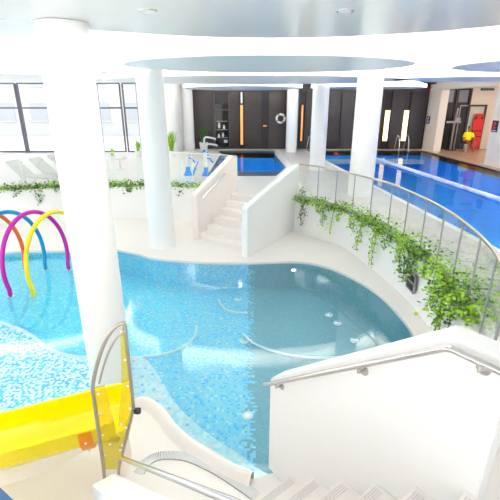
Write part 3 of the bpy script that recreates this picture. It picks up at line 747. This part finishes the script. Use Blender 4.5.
# seated person and chair
PXY = (11.62, 22.05)
ch = thing('chair', 'dark chair under the person in the yellow shirt', 'chair', None, (*PXY, UD))
B().box((0, .02, .43), (.46, .44, .04), bev=.012).build('seat', BLACK, ch)
B().box((0, .25, .72), (.44, .03, .32), bev=.012).build('backrest', BLACK, ch)
for x in (-.2, .2):
    for y in (-.18, .24): B().tube([(x, y, .42), (x*1.1, y, 0)], .014, 8).build('leg', GREYM, ch)
def figure():
    """one continuous skinned body lofted ring by ring, seated, facing -Y"""
    root = thing('person', 'person in a bright yellow shirt sitting with hands on knees in the alcove', 'person', None, (*PXY, UD))
    b = B()
    def limb(pts, rad, seg=12, cap=True): b.tube(pts, rad, seg)
    # torso with neck and head as one profile
    prof = [(.0, .06, .44, .15, .12), (.0, .06, .50, .17, .13), (.0, .05, .62, .155, .11), (.0, .04, .78, .175, .115), (.0, .04, .90, .19, .11), (.0, .04, .97, .15, .085), (.0, .03, 1.0, .07, .065), (.0, .02, 1.05, .056, .058),
            (.0, .005, 1.08, .062, .07), (.0, -.005, 1.12, .075, .092), (.0, -.005, 1.18, .080, .098), (.0, .0, 1.24, .076, .094), (.0, .01, 1.29, .05, .06), (.0, .012, 1.305, .015, .02)]
    rings = [[(x+rx*math.cos(a*math.pi/9), y+ry*math.sin(a*math.pi/9), z) for a in range(18)] for x, y, z, rx, ry in prof]
    b.loft(rings, closed_ring=True, caps=True)
    for s in (-1, 1):
        limb(cr([(s*.17, .04, .93), (s*.21, .02, .86), (s*.255, -.02, .70), (s*.265, -.06, .62), (s*.22, -.2, .57), (s*.17, -.33, .535)], 4), [.052]*4+[.05]*4+[.046]*4+[.041]*4+[.036]*4+[.027])
        limb(cr([(s*.09, .06, .48), (s*.11, -.1, .50), (s*.13, -.30, .50), (s*.135, -.43, .49), (s*.135, -.46, .42), (s*.13, -.42, .25), (s*.13, -.40, .08)], 4), [.088]*4+[.082]*4+[.07]*4+[.062]*4+[.058]*4+[.05]*4+[.036])
        b.ball((s*.13, -.46, .035), (.09, .25, .07), 12)
        b.ball((s*.165, -.375, .55), (.075, .10, .035), 10)               # palm on the knee
        for j, (dx, ln) in enumerate(((-.028, .07), (-.009, .08), (.010, .075), (.028, .06))):
            x = s*.165+s*dx; b.tube([(x, -.41, .552), (x, -.41-ln*.55, .55), (x, -.41-ln*.9, .53)], [.0095, .009, .007], 6)
        b.tube([(s*.13, -.36, .548), (s*.11, -.39, .545), (s*.105, -.42, .53)], [.011, .010, .008], 6)
        b.ball((s*.081, .0, 1.165), (.02, .035, .06), 8)                    # ear
    b.tube([(0, -.098, 1.19), (0, -.122, 1.155), (0, -.10, 1.145)], [.008, .014, .012], 8)   # nose
    b.build('body', SKIN, root, angle=70)
    f = B()
    for s in (-1, 1): f.ball((s*.032, -.093, 1.19), (.024, .012, .013), 8)
    f.build('eyes', BLACK, root); B().ball((0, -.096, 1.115), (.045, .012, .012), 8).build('mouth', mat('lips', lin(140, 70, 65), .5), root)
    h = B()
    hp = [(1.18, .088, .085, .03), (1.22, .088, .092, .022), (1.27, .074, .085, .015), (1.305, .045, .055, .015), (1.318, .012, .014, .015)]
    h.loft([[(rx*math.cos(a*math.pi/9), y+ry*math.sin(a*math.pi/9), z) for a in range(18)] for z, rx, ry, y in hp], closed_ring=True, caps=True); h.build('hair', HAIR, root)
    c = B()
    prof = [(.0, .06, .45, .175, .145), (.0, .055, .55, .185, .145), (.0, .05, .64, .175, .13), (.0, .04, .78, .195, .135), (.0, .04, .90, .21, .13), (.0, .04, .975, .17, .105), (.0, .03, 1.0, .085, .08)]
    c.loft([[(x+rx*math.cos(a*math.pi/9), y+ry*math.sin(a*math.pi/9), z) for a in range(18)] for x, y, z, rx, ry in prof], closed_ring=True, caps=True)
    for s in (-1, 1): c.tube(cr([(s*.15, .04, .945), (s*.215, .02, .86), (s*.25, -.01, .74)], 4), [.075]*4+[.072]*4+[.072], 12)
    c.build('shirt', SHIRTM, root, angle=70)
    g = B()
    for s in (-1, 1): g.tube(cr([(s*.085, .08, .49), (s*.11, -.1, .505), (s*.128, -.28, .505)], 4), [.105]*4+[.098]*4+[.092], 14)
    g.build('shorts', SHORTM, root, angle=70)
figure()

# ------------------------------------------------------------------ windows at left
YW = 21.5
bays = [(-15.6, -11.72), (-11.60, -7.75), (-7.65, -6.50), (-6.36, -5.66), (-5.58, -4.22)]
for i, (x0, x1) in enumerate(bays):
    o = struct(B().box(((x0+x1)/2, YW, 2.62), (x1-x0, .02, 3.34)).build('window_%d' % (10+i), WGLASS))
    b = B()
    for x in (x0, x1): b.box((x, YW, 2.62), (.07, .10, 3.36))
    for z in (4.32, 3.16, UD+.05): b.box(((x0+x1)/2, YW, z), (x1-x0, .09, .075))
    b.build('window_frame', FRAME, o)
struct(B().box((-9.3, YW, 4.5), (12.6, .3, .32)).build('beam_window', W))
struct(B().box((-3.78, 22.5, 2.6), (.25, 2.1, 3.9)).build('wall_return', W))
struct(B().box((-4.15, YW, 2.0), (.16, .2, 2.1)).build('trim_30', FRAME))
# outside
struct(B().prism([(-45, 21.9), (15, 21.9), (15, 80), (-45, 80)], .3, .5).build('ground_outside', PAVE))
bd = thing('apartment_building', 'pale building seen faintly through the tall windows', 'building', None, (-17, 40, .5))
B().box((0, 4, 5), (24, 8, 10), bev=.05).build('wall', BUILD, bd)
B().box((0, 4, 10.2), (24.6, 8.6, .4)).build('roof', BUILD, bd)
for x in (-9, -6, -3, 0, 3, 6, 9):
    for z in (2.2, 5.3, 8.4):
        w = B().box((x, -.02, z), (1.5, .1, 1.6)).build('window', BUILDW, bd); B().box((x, -.06, z-.85), (1.7, .2, .1)).build('sill', BUILD, w)

# ------------------------------------------------------------------ ceiling
HC = 4.45
struct(B().prism([(-16, -2), (15.2, -2), (15.2, 23.7), (-16, 23.7)], HC, HC+.2).build('ceiling', CEIL2))
def ellipse(cx, cy, a, b_, rot=0, n=72): return [(cx+a*math.cos(t)*math.cos(rot)-b_*math.sin(t)*math.sin(rot), cy+a*math.cos(t)*math.sin(rot)+b_*math.sin(t)*math.cos(rot)) for t in [k*2*math.pi/n for k in range(n)]]
struct(B().prism(ellipse(.25, 1.75, 3.6, 3.6), 4.05, HC+.01).build('ceiling_foreground', CEIL))
def disc(label, cx, cy, a, b_, z=4.0, th=.14, rot=0):
    t = thing('ceiling_disc', label, 'ceiling disc', 'oval ceiling discs with glowing rims')
    B().prism(ellipse(cx, cy, a-.03, b_-.03, rot), z, z+.03).build('underside', DISCM, t)
    B().prism(ellipse(cx, cy, a, b_, rot), z+.012, z+th, holes=[ellipse(cx, cy, a-.04, b_-.04, rot)]).build('rim', RIM, t)
    B().prism(ellipse(cx, cy, a-.3, b_-.3, rot), z+.03, HC).build('core', CEIL2, t)
    B().prism(ellipse(cx, cy, a-.06, b_-.06, rot), z+th-.02, z+th+.012, holes=[ellipse(cx, cy, a-.14, b_-.14, rot)]).build('light_strip', LED, t)
disc('large oval ceiling disc with glowing rim above the far stairs', .35, 8.35, 2.75, 1.75)
disc('oval glowing ceiling disc at right edge above the glass balustrade', 6.25, 8.3, 2.35, 1.75)
disc('third glowing ceiling disc, over the columns behind the large oval', .2, 13.3, 4.6, 2.3)
disc('long glowing ceiling disc over the lap pool at right', 6.9, 12.6, 2.8, 1.2)
disc('far glowing ceiling disc above the small pool', -.3, 19.0, 2.6, 2.6, z=3.98)
disc('far glowing ceiling disc over the lap pool end', 5.2, 19.0, 2.5, 1.7)
disc('glowing ceiling disc over the left terrace', -8.2, 14.0, 3.4, 2.4, z=4.1)
for (x, y, lab) in ((.80, 3.86, 'small oval downlight in the foreground ceiling, the right one'), (-.86, 3.86, 'small round downlight in the foreground ceiling, the left one')):
    t = thing('downlight', lab, 'downlight', None, (x, y, 4.05))
    B().lathe((0, 0, 0), [(.075, -.008), (.08, -.002), (.08, .0)], 24).build('trim_ring', CHROME, t)
    B().lathe((0, 0, 0), [(.055, -.012), (.055, -.009)], 24).build('lens', BOLT, t)

# ------------------------------------------------------------------ terrace furniture and plants
def lounger(loc, rz, label):
    t = thing('sun_lounger', label, 'sun lounger', 'white sun loungers on the terrace', loc, rz)
    B().box((.45, 0, .30), (1.25, .62, .07), bev=.02).build('seat', LOUNG, t)
    b = B(); b.hexa([(-.15, -.31, .27), (-.10, -.31, .33), (-.10, .31, .33), (-.15, .31, .27), (-.80, -.31, .80), (-.74, -.31, .86), (-.74, .31, .86), (-.80, .31, .80)])
    b.build('backrest', LOUNG, t)
    for x in (-.05, 1.0):
        for y in (-.27, .27): B().box((x, y, .14), (.05, .05, .28)).build('leg', POT, t)
    B().tube([(-.45, .0, .50), (-.5, 0, .02)], .02, 8).build('prop', POT, t); t.scale = (.80, .80, .84)
for x, y, lab in ((-6.9, 12.62, 'white sun lounger nearest the picture edge on the terrace'), (-6.55, 13.35, 'second white sun lounger from the picture edge on the terrace'), (-6.35, 14.2, 'third white sun lounger from the picture edge on the terrace'), (-6.25, 15.1, 'white sun lounger closest to the thick column on the terrace')):
    lounger((x, y, UD), R(-14), lab)
t = thing('bag', 'small black bag on the terrace beside the sun loungers', 'bag', None, (-5.75, 14.0, UD))
B().box((0, 0, .36), (.26, .2, .30), bev=.04).build('body', BLACK, t); B().tube([(-.09, 0, .5), (-.08, 0, .62), (.08, 0, .62), (.09, 0, .5)], .012, 8).build('handle', BLACK, t)
B().box((0, 0, .10), (.4, .35, .20), bev=.02).build('base', LOUNG, t)
cu = thing('towel_roll', 'lime rolled towel standing by the nearest sun lounger', 'towel', None, (-8.3, 14.6, UD))
B().lathe((0, 0, 0), [(.08, 0), (.10, .05), (.10, .42), (.05, .46)], 14).build('roll', LEAF1, cu)
B().lathe((0, 0, .2), [(.105, 0), (.105, .05)], 14).build('band', W, cu)
def grassy(label, x, y, h, n, m, spread, potc=POT, pot=(.16, .3)):
    t = thing('potted_plant', label, 'plant', None, (x, y, UD))
    B().lathe((0, 0, 0), [(pot[0]*.8, 0), (pot[0], pot[1]*.8), (pot[0], pot[1]), (pot[0]*.85, pot[1]-.02)], 16).build('pot', potc, t)
    b = B()
    for i in range(n):
        a = random.uniform(0, 6.28); hh = h*random.uniform(.6, 1); r = spread*random.uniform(.2, 1); w = .022
        d = Vector((math.cos(a), math.sin(a), 0)); px_ = Vector((-d.y, d.x, 0))
        c0 = Vector((0, 0, pot[1]-.03))+d*random.uniform(0, pot[0]*.6)
        P = [c0, c0+d*r*.3+Vector((0, 0, hh*.55)), c0+d*r+Vector((0, 0, hh))]
        v = [b.bm.verts.new(q) for q in (P[0]-px_*w, P[0]+px_*w, P[1]+px_*w, P[1]-px_*w, P[2])]
        f = b.bm.faces.new(v[:4]); g = b.bm.faces.new((v[3], v[2], v[4])); f.material_index = g.material_index = i % 2
    b.build('foliage', m, t, smooth=False, recalc=False)
grassy('tall light green grass plant in pot behind the lower deck column', -3.75, 19.6, 1.0, 90, [LEAF3, LEAF1], .38)
grassy('dark leafy plant in white pot before the dark wall', -2.55, 22.75, .95, 60, [LEAF2, LEAF2], .4, pot=(.24, .42))
grassy('little green plant in pot before the windows, left of the lower deck column', -5.35, 19.6, .6, 40, [LEAF3, LEAF1], .2)
grassy('tiny lime plant in pot in the middle of the window front', -6.2, 18.4, .42, 30, [LEAF1, LEAF3], .18, pot=(.12, .2))
t = thing('side_table', 'small white side table on the terrace between the two large columns', 'table', None, (-5.0, 15.6, UD))
B().lathe((0, 0, 0), [(.28, .42), (.3, .44), (.3, .46), (.28, .47)], 24).build('table_top', POT, t)
B().lathe((0, 0, 0), [(.16, 0), (.16, .02), (.03, .05), (.03, .42)], 16).build('pedestal', POT, t)
# water jets near the small pool
for x, y, lab in ((-2.2, 14.3, 'white water play post with blue flared base, the left one'), (-1.55, 14.2, 'white water play post with blue flared base, beside the small pool')):
    t = thing('water_post', lab, 'water play post', 'water play posts on the terrace', (x, y, UD))
    B().lathe((0, 0, 0), [(.17, 0), (.15, .04), (.08, .16), (.075, .3)], 18).build('base', TOYB, t)
    B().lathe((0, 0, 0), [(.06, .28), (.06, .72), (.075, .74), (.075, .8)], 18).build('post', POT, t)
    B().tube([(0, 0, .62), (.16, 0, .58), (.26, 0, .44)], .03, 10).build('spout', TOYB, t)
t = thing('foam_paddle', 'blue paddle leaning between the two water play posts', 'paddle', None, (-1.9, 13.95, UD))
B().tube([(-.1, 0, .04), (.02, .0, .32)], .04, 10).build('blade', TOYB, t); B().tube([(.02, 0, .32), (.12, .0, .52)], .022, 8).build('handle', TOYB, t)
def swan(label, x, y, h, reach):
    t = thing('swan_neck_spout', label, 'water spout', 'curved spouts at the small pool', (x, y, UD))
    B().tube(cr([(0, 0, .12), (0, 0, h*.8), (.06, 0, h*.98), (.2, 0, h), (reach*.8, 0, h*.93), (reach, 0, h*.86)], 6), .045, 12).build('neck', POT, t)
    B().lathe((0, 0, 0), [(.14, 0), (.13, .05), (.06, .18)], 16).build('base', TOYB, t)
swan('taller white swan neck spout at small pool corner', -2.35, 21.2, .80, .60)
swan('shorter white swan neck spout in front of the taller one', -2.15, 20.2, .55, .55)
def ladder(label, x, y, rz):
    t = thing('pool_ladder', label, 'pool ladder', None, (x, y, UD), rz)
    for s in (-.25, .25):
        B().tube(cr([(s, .55, .0), (s, .38, .45), (s, .25, .78), (s, .08, .8), (s, -.12, .55), (s, -.2, .1), (s, -.22, -.6)], 5), .019, 10).build('side_rail', CHROME, t)
    for z in (-.25, -.5): B().box((0, -.215, z), (.5, .07, .03)).build('rung', CHROME, t)
ladder('chrome pool ladder at far edge of the lap pool under the yellow light strips', 8.2, 22.1, 0)
ladder('chrome ladder rails between the middle columns at the lap pool corner', 3.45, 21.9, R(15))
t = thing('pool_buoy', 'small red float on the far end of the lap pool', 'float', None, (4.45, 21.0, UD-.02))
B().ball((0, 0, .0), (.3, .2, .12)).build('body', RED, t); B().tube([(-.1, 0, .05), (0, 0, .1), (.1, 0, .05)], .01, 6).build('handle', BLACK, t)

for x, y, z, rz, lab in ((3.33, 19.5, .45, R(90), 'underwater lamp in lap pool side wall, the farthest'), (3.66, 15.0, .45, R(90), 'underwater lamp in lap pool side wall, second from the far end'), (4.08, 9.6, .45, R(90), 'underwater lamp in lap pool side wall, the nearest'),
                       (1.36, 16.0, .5, R(-80), 'underwater lamp in small pool wall toward the lap pool'), (-1.47, 18.0, .5, R(90), 'underwater lamp in small pool wall on the terrace side')):
    t = thing('pool_light', lab, 'pool lamp', 'underwater lamps', (x, y, z), rz)
    B().box((0, 0, 0), (.3, .04, .3), bev=.015).build('housing', CHROME, t)
    B().ball((0, -.02, 0), (.24, .03, .24)).build('lens', bpy.data.materials['pool_lamp_lens'], t)
    l = bpy.data.lights.new('pool_lamp', 'AREA'); l.shape = 'DISK'; l.size = .25; l.energy = 45; l.color = (.85, .95, 1)
    lo = bpy.data.objects.new('pool_lamp', l); COL.objects.link(lo); lo.location = (x+.06*math.sin(rz), y-.06*math.cos(rz), z); lo.rotation_euler = (R(90), 0, rz)
# ------------------------------------------------------------------ lights, world, camera
w = bpy.data.worlds.new('World'); S.world = w; w.use_nodes = True
nt = w.node_tree; bg = nt.nodes['Background']
sky = nt.nodes.new('ShaderNodeTexCoord'); gr_ = nt.nodes.new('ShaderNodeSeparateXYZ'); rm = nt.nodes.new('ShaderNodeValToRGB')
nt.links.new(sky.outputs['Generated'], gr_.inputs[0]); nt.links.new(gr_.outputs['Z'], rm.inputs[0]); nt.links.new(rm.outputs[0], bg.inputs['Color'])
rm.color_ramp.elements[0].color = (1, .99, .97, 1); rm.color_ramp.elements[1].color = (.95, .97, 1, 1)
bg.inputs['Strength'].default_value = 1.95
def area(name, loc, size, power, col=(1, .96, .9), rot=(0, 0, 0)):
    l = bpy.data.lights.new(name, 'AREA'); l.shape = 'DISK'; l.size = size; l.energy = power; l.color = col
    o = bpy.data.objects.new(name, l); COL.objects.link(o); o.location = loc; o.rotation_euler = rot; return o
for x, y in ((.80, 3.86), (-.86, 3.86)): area('downlight_lamp', (x, y, 4.03), .3, 15)
area('alcove_fill', (12.2, 20.5, 4.35), .4, 38, (1, .86, .7))  # added fill light for the alcove, no fixture behind it

cam = bpy.data.cameras.new('camera'); co = bpy.data.objects.new('camera', cam); COL.objects.link(co)
cam.sensor_width = 36; cam.lens = 36*400/500; cam.clip_start = .05; cam.clip_end = 300
co.location = (0, 0, 3.3); co.rotation_euler = (R(90-19.926), 0, 0)
S.camera = co
S.view_settings.view_transform = 'Standard'; S.view_settings.look = 'None'; S.view_settings.gamma = 1
S.view_settings.use_curve_mapping = False
S.view_settings.exposure = .40
S.cycles.max_bounces = 10; S.cycles.diffuse_bounces = 8; S.cycles.transparent_max_bounces = 24
